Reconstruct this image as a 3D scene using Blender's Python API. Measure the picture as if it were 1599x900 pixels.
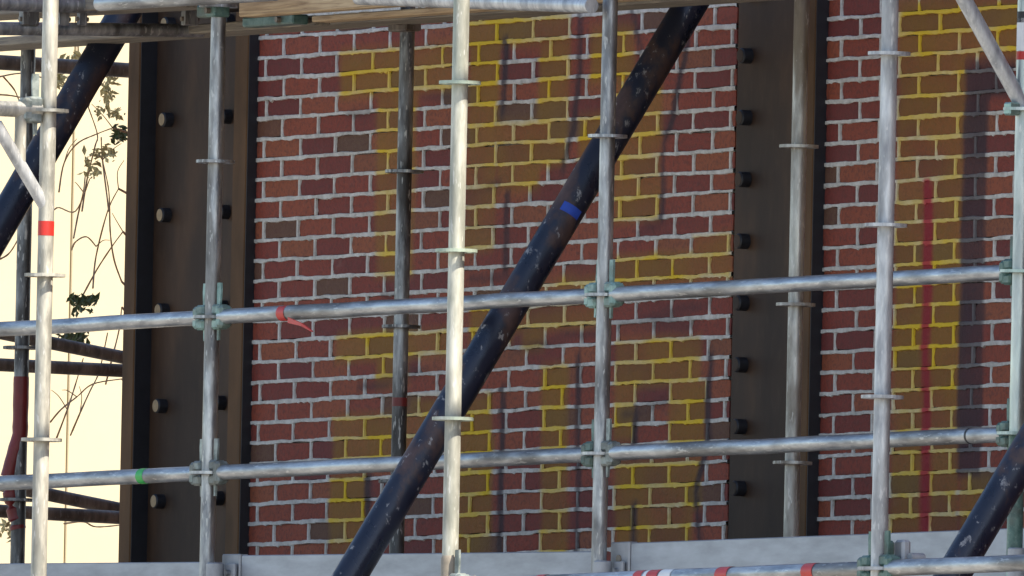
import bpy, math, random
from mathutils import Vector, Matrix
R = random.Random(7)
for o in list(bpy.data.objects): bpy.data.objects.remove(o)
SC = bpy.context.scene
COL = SC.collection

# ------------------------------------------------------------------ camera
GZ = 6.43                                   # height of the scaffold's reference rosette above the ground
CAM = Vector((97.088544, -54.430936, -4.828268 + GZ))
YAW, PITCH, ROLL, FPX, IW, IH = 0.508357, 0.043497, 0.02058, 55319.83, 1599.0, 900.0
FW = Vector((-math.cos(YAW)*math.cos(PITCH), math.sin(YAW)*math.cos(PITCH), math.sin(PITCH)))
_r = FW.cross(Vector((0, 0, 1))).normalized(); _u = _r.cross(FW)
RT = _r*math.cos(ROLL) + _u*math.sin(ROLL); UP = -_r*math.sin(ROLL) + _u*math.cos(ROLL)
cam = bpy.data.cameras.new('camera'); camo = bpy.data.objects.new('camera', cam); COL.objects.link(camo)
m = Matrix((RT, UP, -FW)).transposed().to_4x4(); m.translation = CAM
camo.matrix_world = m
cam.sensor_width = 36.0; cam.lens = FPX/IW*36.0; cam.clip_start = 5; cam.clip_end = 1500
SC.camera = camo

# ------------------------------------------------------------------ sky, sun, exposure
SUN_EL = math.radians(50); SUN_AZ = math.radians(19)         # azimuth measured from +X (along the wall) towards +Y (behind it)
SD = Vector((math.cos(SUN_AZ)*math.cos(SUN_EL), math.sin(SUN_AZ)*math.cos(SUN_EL), math.sin(SUN_EL)))
w = bpy.data.worlds.new('World'); SC.world = w; w.use_nodes = True
nt = w.node_tree; bg = nt.nodes['Background']
sky = nt.nodes.new('ShaderNodeTexSky'); sky.sky_type = 'NISHITA'; sky.sun_disc = False
sky.sun_elevation = SUN_EL; sky.sun_rotation = math.atan2(SD.x, SD.y)
sky.air_density = 1.0; sky.dust_density = 1.0; sky.ozone_density = 1.0
nt.links.new(sky.outputs[0], bg.inputs[0]); bg.inputs[1].default_value = 0.12
sl = bpy.data.lights.new('sun', 'SUN'); sl.energy = 4.8; sl.angle = math.radians(0.5); sl.color = (1, 0.93, 0.80)
so = bpy.data.objects.new('sun', sl); COL.objects.link(so); so.rotation_euler = (-SD).to_track_quat('-Z', 'Y').to_euler()
SC.view_settings.view_transform = 'Standard'; SC.view_settings.look = 'None'
SC.view_settings.exposure = 1.0; SC.view_settings.gamma = 1; SC.view_settings.use_curve_mapping = False

# ------------------------------------------------------------------ helpers: points
def ray(px, py): return FW + RT*((px-IW/2)/FPX) - UP*((py-IH/2)/FPX)
def at(px, py, Y):
    d = ray(px, py); return CAM + d*((Y-CAM.y)/d.y)
def atX(px, py, X):
    d = ray(px, py); return CAM + d*((X-CAM.x)/d.x)
def pix(P):
    d = Vector(P)-CAM; z = d.dot(FW)
    return IW/2+FPX*d.dot(RT)/z, IH/2-FPX*d.dot(UP)/z

# ------------------------------------------------------------------ helpers: meshes
class MB:
    def __init__(s): s.v = []; s.f = []
    def add(s, vs, fs):
        b = len(s.v); s.v += [tuple(v) for v in vs]; s.f += [tuple(i+b for i in f) for f in fs]; return s
    def box(s, lo, hi, bev=0.0):
        x0, y0, z0 = lo; x1, y1, z1 = hi
        if bev <= 0:
            vs = [(x, y, z) for x in (x0, x1) for y in (y0, y1) for z in (z0, z1)]
            return s.add(vs, [(0, 1, 3, 2), (4, 6, 7, 5), (0, 4, 5, 1), (2, 3, 7, 6), (0, 2, 6, 4), (1, 5, 7, 3)])
        b = bev; vs = []; idx = {}
        for i, (x, sx) in enumerate(((x0, 1), (x1, -1))):
            for j, (y, sy) in enumerate(((y0, 1), (y1, -1))):
                for k, (z, sz) in enumerate(((z0, 1), (z1, -1))):
                    for a, p in enumerate(((x, y+sy*b, z+sz*b), (x+sx*b, y, z+sz*b), (x+sx*b, y+sy*b, z))):
                        idx[i, j, k, a] = len(vs); vs.append(p)
        F = []
        q = ((0, 0), (0, 1), (1, 1), (1, 0))
        for i in (0, 1): F.append([idx[i, j, k, 0] for j, k in q])
        for j in (0, 1): F.append([idx[i, j, k, 1] for i, k in q])
        for k in (0, 1): F.append([idx[i, j, k, 2] for i, j in q])
        for j in (0, 1):
            for k in (0, 1): F.append([idx[0, j, k, 1], idx[1, j, k, 1], idx[1, j, k, 2], idx[0, j, k, 2]])
        for i in (0, 1):
            for k in (0, 1): F.append([idx[i, 0, k, 0], idx[i, 1, k, 0], idx[i, 1, k, 2], idx[i, 0, k, 2]])
        for i in (0, 1):
            for j in (0, 1): F.append([idx[i, j, 0, 0], idx[i, j, 1, 0], idx[i, j, 1, 1], idx[i, j, 0, 1]])
        for i in (0, 1):
            for j in (0, 1):
                for k in (0, 1): F.append([idx[i, j, k, 0], idx[i, j, k, 1], idx[i, j, k, 2]])
        return s.add(vs, F)
    def tube(s, pts, rad, n=20, cap=True, hollow=0.0):
        """swept tube through pts (radius number or list)"""
        pts = [Vector(p) for p in pts]; N = len(pts)
        rr = rad if isinstance(rad, (list, tuple)) else [rad]*N
        d = (pts[1]-pts[0]).normalized()
        a = d.cross(Vector((0, 0, 1)));
        if a.length < 0.05: a = d.cross(Vector((0, 1, 0)))
        a.normalize(); vs = []; fs = []
        for i, p in enumerate(pts):
            t = (pts[min(i+1, N-1)]-pts[max(i-1, 0)]).normalized()
            a = (a-t*a.dot(t)).normalized(); b = t.cross(a)
            for k in range(n):
                th = 2*math.pi*k/n; vs.append(p+(a*math.cos(th)+b*math.sin(th))*rr[i])
        for i in range(N-1):
            for k in range(n):
                k2 = (k+1) % n; fs.append((i*n+k, i*n+k2, (i+1)*n+k2, (i+1)*n+k))
        if cap:
            if hollow:
                for e, p in ((0, pts[0]), (N-1, pts[-1])):
                    b0 = len(vs); t = (pts[1]-pts[0]).normalized() if e == 0 else (pts[-2]-pts[-1]).normalized()
                    for k in range(n): vs.append(p+(vs[e*n+k]-p)*hollow)
                    for k in range(n): vs.append(p+(vs[e*n+k]-p)*hollow+t*0.08)
                    for k in range(n):
                        k2 = (k+1) % n
                        fs.append((e*n+k, b0+k, b0+k2, e*n+k2)); fs.append((b0+k, b0+n+k, b0+n+k2, b0+k2))
            else:
                fs.append(tuple(range(n))[::-1]); fs.append(tuple((N-1)*n+k for k in range(n)))
        return s.add(vs, fs)
    def mesh(s, name, mat, smooth=True, ang=40):
        me = bpy.data.meshes.new(name); me.from_pydata(s.v, [], s.f)
        import bmesh
        bm = bmesh.new(); bm.from_mesh(me); bmesh.ops.recalc_face_normals(bm, faces=bm.faces); bm.to_mesh(me); bm.free()
        if mat: me.materials.append(mat)
        if smooth:
            me.polygons.foreach_set('use_smooth', [True]*len(me.polygons)); me.set_sharp_from_angle(angle=math.radians(ang))
        return me
    def build(s, name, mat, parent=None, smooth=True, ang=40): return link(name, s.mesh(name, mat, smooth, ang), parent)
def link(name, me, parent=None, loc=None, rot=None):
    o = bpy.data.objects.new(name, me); COL.objects.link(o)
    if parent: o.parent = parent
    if loc is not None: o.location = loc
    if rot is not None: o.rotation_euler = rot
    return o
def tag(o, label, cat=None, group=None, kind=None):
    if label: o['label'] = label
    if cat: o['category'] = cat
    if group: o['group'] = group
    if kind: o['kind'] = kind
    return o
def thing(name, label, cat, loc=(0, 0, 0), group=None):
    o = bpy.data.objects.new(name, None); COL.objects.link(o); o.location = loc; o.empty_display_size = 0.1
    return tag(o, label, cat, group)

# ------------------------------------------------------------------ helpers: materials
def newmat(name):
    mt = bpy.data.materials.new(name); mt.use_nodes = True
    return mt, mt.node_tree, mt.node_tree.nodes['Principled BSDF']
def nd(t, typ, **kw):
    n = t.nodes.new(typ)
    for k, v in kw.items(): setattr(n, k, v)
    return n
def setv(sock, v): sock.default_value = v
def ln(t, a, b):
    if isinstance(a, (int, float)): b.default_value = a
    elif isinstance(a, tuple): b.default_value = a
    else: t.links.new(a, b)
def mth(t, op, a, b=0.0, c=None, clamp=False):
    n = nd(t, 'ShaderNodeMath', operation=op, use_clamp=clamp); ln(t, a, n.inputs[0]); ln(t, b, n.inputs[1])
    if c is not None: ln(t, c, n.inputs[2])
    return n.outputs[0]
def mixc(t, fac, a, b, mode='MIX'):
    n = nd(t, 'ShaderNodeMix', data_type='RGBA', blend_type=mode); ln(t, fac, n.inputs[0])
    ln(t, a if not isinstance(a, tuple) else (*a, 1)[:4], n.inputs[6]); ln(t, b if not isinstance(b, tuple) else (*b, 1)[:4], n.inputs[7])
    return n.outputs[2]
def noise(t, scale, detail=4, rough=0.55, vec=None, dist=0.0):
    n = nd(t, 'ShaderNodeTexNoise'); setv(n.inputs['Scale'], scale); setv(n.inputs['Detail'], detail); setv(n.inputs['Roughness'], rough); setv(n.inputs['Distortion'], dist)
    if vec is not None: t.links.new(vec, n.inputs['Vector'])
    return n
def ramp(t, fac, stops, interp='LINEAR'):
    n = nd(t, 'ShaderNodeValToRGB'); n.color_ramp.interpolation = interp
    e = n.color_ramp.elements
    while len(e) < len(stops): e.new(0.5)
    for i, (p, c) in enumerate(stops): e[i].position = p; e[i].color = (*c, 1) if isinstance(c, tuple) else (c, c, c, 1)
    ln(t, fac, n.inputs[0]); return n.outputs[0]
def mapr(t, v, a, b, c=0.0, d=1.0, smooth=True):
    n = nd(t, 'ShaderNodeMapRange', interpolation_type='SMOOTHSTEP' if smooth else 'LINEAR')
    ln(t, v, n.inputs[0]); setv(n.inputs[1], a); setv(n.inputs[2], b); setv(n.inputs[3], c); setv(n.inputs[4], d); return n.outputs[0]
def bump(t, h, strength, dist, bs):
    n = nd(t, 'ShaderNodeBump'); setv(n.inputs['Strength'], strength); setv(n.inputs['Distance'], dist); ln(t, h, n.inputs['Height']); t.links.new(n.outputs[0], bs.inputs['Normal'])
def objvec(t, sc=(1, 1, 1)):
    g = nd(t, 'ShaderNodeNewGeometry'); oi = nd(t, 'ShaderNodeObjectInfo')
    mp = nd(t, 'ShaderNodeVectorMath', operation='MULTIPLY'); t.links.new(g.outputs['Position'], mp.inputs[0]); mp.inputs[1].default_value = sc
    ad = nd(t, 'ShaderNodeVectorMath', operation='ADD'); t.links.new(mp.outputs[0], ad.inputs[0])
    rr = mth(t, 'MULTIPLY', oi.outputs['Random'], 37.0); t.links.new(rr, ad.inputs[1]); return ad.outputs[0]

def galv(name, lo, hi, dirt=0.35, tint=None, tintamt=0.0, metal=0.8, rough=0.34, dirtc=(0.10, 0.085, 0.065), sc=(1, 1, 0.22), spk=0.5):
    mt, t, bs = newmat(name)
    v = objvec(t, sc)
    n1 = noise(t, 26, 4, 0.65, v); n2 = noise(t, 9, 3, 0.6, v); n3 = noise(t, 90, 2, 0.6, v)
    c = ramp(t, n1.outputs[0], [(0.36, lo), (0.5, tuple((a+b)/2 for a, b in zip(lo, hi))), (0.64, hi)])
    d = mapr(t, n2.outputs[0], 0.48, 0.62); d = mth(t, 'MULTIPLY', d, dirt)
    c = mixc(t, d, c, dirtc)
    sp = mapr(t, n3.outputs[0], 0.62, 0.68); sp = mth(t, 'MULTIPLY', sp, spk)
    c = mixc(t, sp, c, (0.72, 0.71, 0.68))
    if tint:
        n4 = noise(t, 3.0, 3, 0.5, v); k = mapr(t, n4.outputs[0], 0.40, 0.60); c = mixc(t, mth(t, 'MULTIPLY', k, tintamt), c, tint)
    ln(t, c, bs.inputs['Base Color']); setv(bs.inputs['Metallic'], metal)
    ln(t, mapr(t, n2.outputs[0], 0.2, 0.8, rough-0.08, rough+0.25), bs.inputs['Roughness'])
    bump(t, n1.outputs[0], 0.5, 0.004, bs)
    return mt
def plain(name, col, rough=0.6, metal=0.0, var=0.25, scale=12, bmp=0.15, sc=(1, 1, 1)):
    mt, t, bs = newmat(name); v = objvec(t, sc); n = noise(t, scale, 5, 0.6, v)
    f = mapr(t, n.outputs[0], 0.25, 0.75, 1-var, 1+var, False)
    mx = nd(t, 'ShaderNodeVectorMath', operation='SCALE'); mx.inputs[0].default_value = col; ln(t, f, mx.inputs['Scale'])
    ln(t, mx.outputs[0], bs.inputs['Base Color']); setv(bs.inputs['Roughness'], rough); setv(bs.inputs['Metallic'], metal)
    if bmp: bump(t, n.outputs[0], bmp, 0.004, bs)
    return mt

# ------------------------------------------------------------------ graffiti masks (flat paint on the wall, laid out in wall coordinates x, z)
YW = 1.05                                   # plane of the brick faces
def wall(px, py): p = at(px, py, YW); return round(p.x, 3), round(p.z, 3)
# yellow patches: photograph rectangles (x0, y0, x1, y1) turned into wall rectangles
YEL = [(531, 76, 708, 148), (588, 140, 648, 432), (712, 28, 800, 78), (730, 70, 776, 392), (780, 24, 890, 72), (842, 60, 888, 205), (776, 188, 886, 262),
       (776, 250, 842, 300), (922, 40, 992, 132), (960, 130, 1032, 345), (905, 180, 960, 250),
       (960, 394, 1142, 442), (1085, 368, 1142, 400), (805, 430, 940, 462), (800, 480, 938, 516), (735, 470, 800, 536), (525, 518, 700, 562),
       (845, 570, 886, 795), (815, 500, 850, 545), (960, 530, 1092, 604), (960, 600, 992, 690), (1045, 598, 1102, 694), (960, 722, 1096, 800), (960, 795, 1080, 862),
       (520, 648, 645, 716), (515, 742, 572, 868), (640, 620, 766, 700), (700, 690, 768, 868), (845, 790, 886, 868), (588, 555, 640, 600),
       (1398, 0, 1502, 835), (1490, 0, 1592, 92), (1498, 742, 1548, 835)]
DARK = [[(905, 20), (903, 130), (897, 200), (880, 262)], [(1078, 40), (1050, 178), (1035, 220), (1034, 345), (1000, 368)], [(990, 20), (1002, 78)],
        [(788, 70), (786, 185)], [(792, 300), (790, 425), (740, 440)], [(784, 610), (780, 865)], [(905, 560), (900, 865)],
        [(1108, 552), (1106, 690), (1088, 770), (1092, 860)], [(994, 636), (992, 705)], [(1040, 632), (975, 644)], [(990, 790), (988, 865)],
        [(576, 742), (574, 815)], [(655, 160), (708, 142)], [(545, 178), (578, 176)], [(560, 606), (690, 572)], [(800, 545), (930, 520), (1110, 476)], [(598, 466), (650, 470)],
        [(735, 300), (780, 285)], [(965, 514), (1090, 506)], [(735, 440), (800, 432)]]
def _rect(x0, y0, x1, y1):
    a = wall((x0+x1)/2, y0); b = wall((x0+x1)/2, y1); l = wall(x0, (y0+y1)/2); r = wall(x1, (y0+y1)/2)
    return (l[0]+r[0])/2, (a[1]+b[1])/2, (r[0]-l[0])/2, (a[1]-b[1])/2
YELW = [_rect(*q) for q in YEL]
BARW = [_rect(*q) for q in ((1500, 96, 1538, 744), (1508, 92, 1586, 148))]
SEGW = [(*wall(*a), *wall(*b)) for l in DARK for a, b in zip(l, l[1:])]
SEGV = [q for q in SEGW if abs(q[3]-q[1]) > abs(q[2]-q[0])*0.8]; SEGH = [q for q in SEGW if q not in SEGV]
REDW = [(*wall(1449, 292), *wall(1444, 828))]
def d_rect(x, z, q): return max(abs(x-q[0])-q[2], abs(z-q[1])-q[3])
def d_seg(x, z, q):
    dx, dz = q[2]-q[0], q[3]-q[1]; h = max(0, min(1, ((x-q[0])*dx+(z-q[1])*dz)/(dx*dx+dz*dz)))
    return math.hypot(x-q[0]-h*dx, z-q[1]-h*dz)
def sst(v, a, b):
    s_ = max(0, min(1, (v-a)/(b-a))); return s_*s_*(3-2*s_)
from mathutils import noise as mnoise
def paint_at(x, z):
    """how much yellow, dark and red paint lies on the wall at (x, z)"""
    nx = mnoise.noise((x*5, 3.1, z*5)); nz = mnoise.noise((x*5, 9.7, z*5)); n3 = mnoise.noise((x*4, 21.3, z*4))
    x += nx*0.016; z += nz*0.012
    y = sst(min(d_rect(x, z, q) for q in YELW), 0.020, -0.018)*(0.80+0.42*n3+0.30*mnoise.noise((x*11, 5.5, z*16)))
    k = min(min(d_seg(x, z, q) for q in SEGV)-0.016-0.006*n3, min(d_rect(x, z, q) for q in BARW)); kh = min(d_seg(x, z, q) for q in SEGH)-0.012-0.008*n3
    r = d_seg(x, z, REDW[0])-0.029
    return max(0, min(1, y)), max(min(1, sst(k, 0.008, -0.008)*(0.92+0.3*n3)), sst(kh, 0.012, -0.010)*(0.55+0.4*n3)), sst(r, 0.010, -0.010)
def set_paint(me, pts):
    a = me.attributes.new('paint', 'FLOAT_COLOR', 'POINT'); v = []
    for x, z in pts: v += [*paint_at(x, z), 1.0]
    a.data.foreach_set('color', v)
def masks(t):
    g = nd(t, 'ShaderNodeNewGeometry'); a = nd(t, 'ShaderNodeAttribute', attribute_name='paint'); sp = nd(t, 'ShaderNodeSeparateColor'); t.links.new(a.outputs['Color'], sp.inputs[0])
    return sp.outputs[0], sp.outputs[1], sp.outputs[2], g, None
BZ0, BP, BPX = 0.931+GZ, 0.0662, 0.2374      # bed joint height, course height, brick pitch

mt, t, bs = newmat('brick'); M_BRICK = mt
yel, drk, red, g, n5 = masks(t)
oi = nd(t, 'ShaderNodeAttribute', attribute_type='OBJECT', attribute_name='tone')
ga = nd(t, 'ShaderNodeAttribute', attribute_type='GEOMETRY', attribute_name='tone')
tone = mth(t, 'ADD', oi.outputs['Fac'], ga.outputs['Fac'])
c = ramp(t, tone, [(0.0, (0.120, 0.021, 0.022)), (0.2, (0.165, 0.027, 0.022)), (0.4, (0.225, 0.038, 0.022)), (0.62, (0.265, 0.054, 0.025)), (0.8, (0.285, 0.078, 0.031)), (0.88, (0.13, 0.055, 0.030)), (1.0, (0.12, 0.058, 0.034))])
nf = noise(t, 75, 4, 0.7, g.outputs['Position'])
c = mixc(t, mapr(t, nf.outputs[0], 0.42, 0.68, 0.0, 0.6), c, (0.085, 0.026, 0.020))
nb = noise(t, 14, 4, 0.6, g.outputs['Position'])
c = mixc(t, mapr(t, nb.outputs[0], 0.60, 0.85, 0.0, 0.22), c, (0.28, 0.17, 0.14))
c = mixc(t, mth(t, 'MULTIPLY', yel, 0.68), c, (0.235, 0.122, 0.004))
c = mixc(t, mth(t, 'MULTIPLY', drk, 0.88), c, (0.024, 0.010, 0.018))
c = mixc(t, mth(t, 'MULTIPLY', red, 0.97), c, (0.25, 0.006, 0.016))
ln(t, c, bs.inputs['Base Color']); setv(bs.inputs['Roughness'], 0.78); bump(t, nf.outputs[0], 0.7, 0.006, bs)

mt, t, bs = newmat('mortar'); M_MORTAR = mt
yel, drk, red, g, n5 = masks(t)
n1 = noise(t, 30, 5, 0.65, g.outputs['Position']); n2 = noise(t, 3, 4, 0.6, g.outputs['Position'])
c = ramp(t, n1.outputs[0], [(0.25, (0.32, 0.30, 0.275)), (0.5, (0.52, 0.495, 0.46)), (0.75, (0.68, 0.655, 0.62))])
c = mixc(t, mapr(t, n2.outputs[0], 0.5, 0.75, 0.0, 0.5), c, (0.33, 0.31, 0.28))
c = mixc(t, mth(t, 'MULTIPLY', yel, 0.96), c, (0.68, 0.45, 0.005))
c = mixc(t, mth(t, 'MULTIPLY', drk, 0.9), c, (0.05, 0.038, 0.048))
c = mixc(t, mth(t, 'MULTIPLY', red, 0.92), c, (0.40, 0.012, 0.04))
ln(t, c, bs.inputs['Base Color']); setv(bs.inputs['Roughness'], 0.9); bump(t, n1.outputs[0], 0.6, 0.006, bs)

# ------------------------------------------------------------------ other materials
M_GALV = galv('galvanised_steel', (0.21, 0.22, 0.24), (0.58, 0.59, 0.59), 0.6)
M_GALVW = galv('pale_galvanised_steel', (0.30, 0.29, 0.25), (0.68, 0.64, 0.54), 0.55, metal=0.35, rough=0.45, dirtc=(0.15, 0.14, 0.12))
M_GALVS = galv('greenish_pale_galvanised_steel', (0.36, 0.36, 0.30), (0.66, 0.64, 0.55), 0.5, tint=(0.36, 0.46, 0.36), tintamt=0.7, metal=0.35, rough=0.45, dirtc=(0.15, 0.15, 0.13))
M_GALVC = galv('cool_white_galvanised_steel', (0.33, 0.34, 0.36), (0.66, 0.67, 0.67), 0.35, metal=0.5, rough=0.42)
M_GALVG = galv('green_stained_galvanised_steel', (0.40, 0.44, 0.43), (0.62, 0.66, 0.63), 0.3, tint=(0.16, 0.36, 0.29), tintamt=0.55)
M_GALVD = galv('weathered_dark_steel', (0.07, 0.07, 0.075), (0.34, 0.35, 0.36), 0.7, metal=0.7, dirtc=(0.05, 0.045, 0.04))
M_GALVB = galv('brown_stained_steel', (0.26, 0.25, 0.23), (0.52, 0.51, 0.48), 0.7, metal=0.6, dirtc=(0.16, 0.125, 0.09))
M_GALVX = galv('galvanised_ledger_steel', (0.27, 0.28, 0.30), (0.57, 0.58, 0.58), 0.5, sc=(0.22, 1, 1))
M_HEAD = galv('green_painted_casting', (0.15, 0.27, 0.24), (0.30, 0.44, 0.40), 0.45, metal=0.1, sc=(1, 1, 1), spk=0.12)
M_HEADD = galv('dark_green_casting', (0.04, 0.10, 0.085), (0.12, 0.20, 0.17), 0.5, metal=0.1, sc=(1, 1, 1), spk=0.06)
M_HEADM = galv('grey_green_casting', (0.15, 0.18, 0.17), (0.34, 0.38, 0.36), 0.5, metal=0.3, sc=(1, 1, 1), spk=0.1)
M_DARKTUBE = galv('dark_tube_steel', (0.09, 0.072, 0.055), (0.22, 0.17, 0.13), 0.6, metal=0.2, dirtc=(0.05, 0.035, 0.025), spk=0.1)
mt, t, bs = newmat('black_painted_pipe'); M_PIPE = mt
v = objvec(t, (1, 1, 0.6)); n1 = noise(t, 6, 5, 0.62, v); n2 = noise(t, 45, 4, 0.65, v); n3 = noise(t, 16, 4, 0.6, v)
c = ramp(t, n1.outputs[0], [(0.35, (0.008, 0.012, 0.026)), (0.53, (0.013, 0.017, 0.034)), (0.60, (0.060, 0.036, 0.034)), (0.74, (0.12, 0.070, 0.062))])
sp = mth(t, 'MULTIPLY', mapr(t, n2.outputs[0], 0.58, 0.66), mapr(t, n3.outputs[0], 0.46, 0.56)); c = mixc(t, mth(t, 'MULTIPLY', sp, 0.7), c, (0.35, 0.34, 0.34))
ln(t, c, bs.inputs['Base Color']); ln(t, mapr(t, n1.outputs[0], 0.35, 0.7, 0.26, 0.6), bs.inputs['Roughness']); bump(t, n2.outputs[0], 0.2, 0.003, bs)
mt, t, bs = newmat('brown_painted_steel'); M_COL = mt
v = objvec(t, (1, 1, 0.35)); n1 = noise(t, 5, 5, 0.6, v); n2 = noise(t, 40, 4, 0.6, v)
c = ramp(t, n1.outputs[0], [(0.3, (0.024, 0.0135, 0.009)), (0.5, (0.041, 0.023, 0.0145)), (0.68, (0.070, 0.037, 0.020))])
c = mixc(t, mapr(t, n2.outputs[0], 0.55, 0.8, 0.0, 0.25), c, (0.075, 0.055, 0.036))
ln(t, c, bs.inputs['Base Color']); setv(bs.inputs['Roughness'], 0.62); setv(bs.inputs['Specular IOR Level'], 0.22); bump(t, n2.outputs[0], 0.15, 0.003, bs)
M_FLANGE = plain('brown_steel_edge', (0.095, 0.047, 0.019), 0.6, 0, 0.45, 9, 0.15, (1, 1, 0.3))
M_FLANGE.node_tree.nodes['Principled BSDF'].inputs['Specular IOR Level'].default_value = 0.15
M_BOLT = plain('bolt_steel', (0.28, 0.19, 0.095), 0.55, 0, 0.4, 30)
M_BOLTD = plain('shank_and_shade_black', (0.012, 0.012, 0.016), 0.5, 0, 0.3, 30)  # bolt shanks, and the shade put on the column sides
mt, t, bs = newmat('scaffold_board_wood'); M_WOOD = mt
v = objvec(t, (0.5, 12, 12)); n1 = noise(t, 9, 6, 0.65, v, 0.6)
c = ramp(t, n1.outputs[0], [(0.3, (0.24, 0.15, 0.08)), (0.5, (0.46, 0.32, 0.18)), (0.72, (0.62, 0.47, 0.28))]); ln(t, c, bs.inputs['Base Color']); setv(bs.inputs['Roughness'], 0.8); bump(t, n1.outputs[0], 0.4, 0.003, bs)
mt, t, bs = newmat('grey_weathered_wood'); M_WOODG = mt
v = objvec(t, (0.6, 10, 10)); n1 = noise(t, 8, 6, 0.65, v, 0.6)
c = ramp(t, n1.outputs[0], [(0.3, (0.10, 0.085, 0.07)), (0.5, (0.20, 0.17, 0.135)), (0.72, (0.34, 0.29, 0.21))]); ln(t, c, bs.inputs['Base Color']); setv(bs.inputs['Roughness'], 0.85); bump(t, n1.outputs[0], 0.5, 0.004, bs)
M_DARKSHEET = plain('dark_sheet', (0.055, 0.042, 0.032), 0.8, 0, 0.4, 8, 0.2)
M_TOE = plain('brushed_aluminium_board', (0.31, 0.33, 0.37), 0.42, 0.35, 0.28, 9, 0.08, (0.5, 1, 2))
M_TOEB = plain('aluminium_end_fitting', (0.33, 0.34, 0.36), 0.5, 0.3, 0.25, 14, 0.1)
M_RED = plain('red_tape', (0.52, 0.028, 0.02), 0.4, 0, 0.15, 20, 0.1)
M_REDD = plain('dark_red_ribbon', (0.16, 0.014, 0.014), 0.45, 0, 0.3, 10, 0.2)
M_WHITE = plain('white_tape', (0.75, 0.74, 0.72), 0.45, 0, 0.08, 20, 0.0)
M_BLACK = plain('black_print', (0.02, 0.02, 0.022), 0.5, 0, 0.2, 20, 0.0)
M_GREEN = plain('green_tape', (0.03, 0.42, 0.07), 0.4, 0, 0.15, 20, 0.1)
M_BLUE = plain('blue_tape', (0.02, 0.07, 0.42), 0.45, 0, 0.2, 20, 0.1)
M_CREAM = plain('cream_cladding', (0.50, 0.415, 0.27), 0.6, 0, 0.05, 1.5, 0.0)
M_GAP = plain('cladding_gap', (0.22, 0.16, 0.10), 0.9, 0, 0.1, 4, 0.0)
M_TWIG = plain('bark', (0.33, 0.19, 0.10), 0.85, 0, 0.35, 30)
M_LEAF = plain('dry_leaf', (0.46, 0.37, 0.16), 0.65, 0, 0.5, 25, 0)
M_LEAFG = plain('green_leaf', (0.050, 0.065, 0.016), 0.6, 0, 0.5, 25, 0)
M_GROUND = plain('pale_paving', (0.30, 0.28, 0.25), 0.9, 0, 0.2, 0.6, 0.1)
M_SHELL = plain('brick_shell', (0.15, 0.06, 0.045), 0.85, 0, 0.3, 3, 0.1)
M_CAPR = plain('tan_spigot', (0.30, 0.255, 0.20), 0.6, 0.2, 0.35, 18, 0.2)

# ------------------------------------------------------------------ ground and building
MB().add([(-250, -250, 0), (250, -250, 0), (250, 250, 0), (-250, 250, 0)], [(0, 1, 2, 3)]).build('ground', M_GROUND, smooth=False)
bpy.data.objects['ground']['kind'] = 'structure'
XL0, XL1, XR0, XR1 = -4.262, -1.045, -0.545, 2.3
ZT = GZ+1.5; ZB = GZ-1.6
bl = MB()
bl.box((-5.10, 1.16, 0), (26, 12, 14.4))
bl.box((-5.10, 1.06, 0), (26, 1.158, ZB-0.01)); bl.box((-5.10, 1.06, ZT+0.01), (26, 1.158, 14.4)); bl.box((XR1+0.01, 1.06, ZB), (26, 1.158, ZT))
tag(bl.build('brick_building', M_SHELL, smooth=False), 'red brick building body behind the infill panels and steel columns', 'building')

# bricks: a few irregular shapes, shared
def brick_mesh(wd, ht, seed):
    """front face as a small grid (carries the paint), edges worn, sides running back into the mortar"""
    r = random.Random(seed); hx, hz = wd/2, ht/2; nx = max(2, round(wd/0.019)); nz = 2
    tl = r.uniform(-.0014, .0014); G = {}; vs = []; fs = []
    for i in range(nx+1):
        for k in range(nz+1):
            x = -hx+wd*i/nx; z = -hz+ht*k/nz
            ex = i in (0, nx); ez = k in (0, nz)
            if ez: z += r.gauss(0, .0007)-(.0035 if ex else 0)*(1 if k else -1)
            if ex: x += r.gauss(0, .0010)-(.003 if ez else 0)*(1 if i else -1)
            y = tl*x/hx+r.gauss(0, .0004)+(.0018 if ex or ez else 0)+(.002 if ex and ez else 0)
            G[i, k] = len(vs); vs.append((x, y, z))
    for i in range(nx):
        for k in range(nz): fs.append((G[i, k], G[i+1, k], G[i+1, k+1], G[i, k+1]))
    ring = [G[i, 0] for i in range(nx)]+[G[nx, k] for k in range(nz)]+[G[i, nz] for i in range(nx, 0, -1)]+[G[0, k] for k in range(nz, 0, -1)]
    b0 = len(vs); n = len(ring)
    for q in ring: x, y, z = vs[q]; vs.append((x*1.012, 0.035, z*1.05))
    for k in range(n): k2 = (k+1) % n; fs.append((ring[k], ring[k2], b0+k2, b0+k))
    return MB().add(vs, fs)
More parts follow.
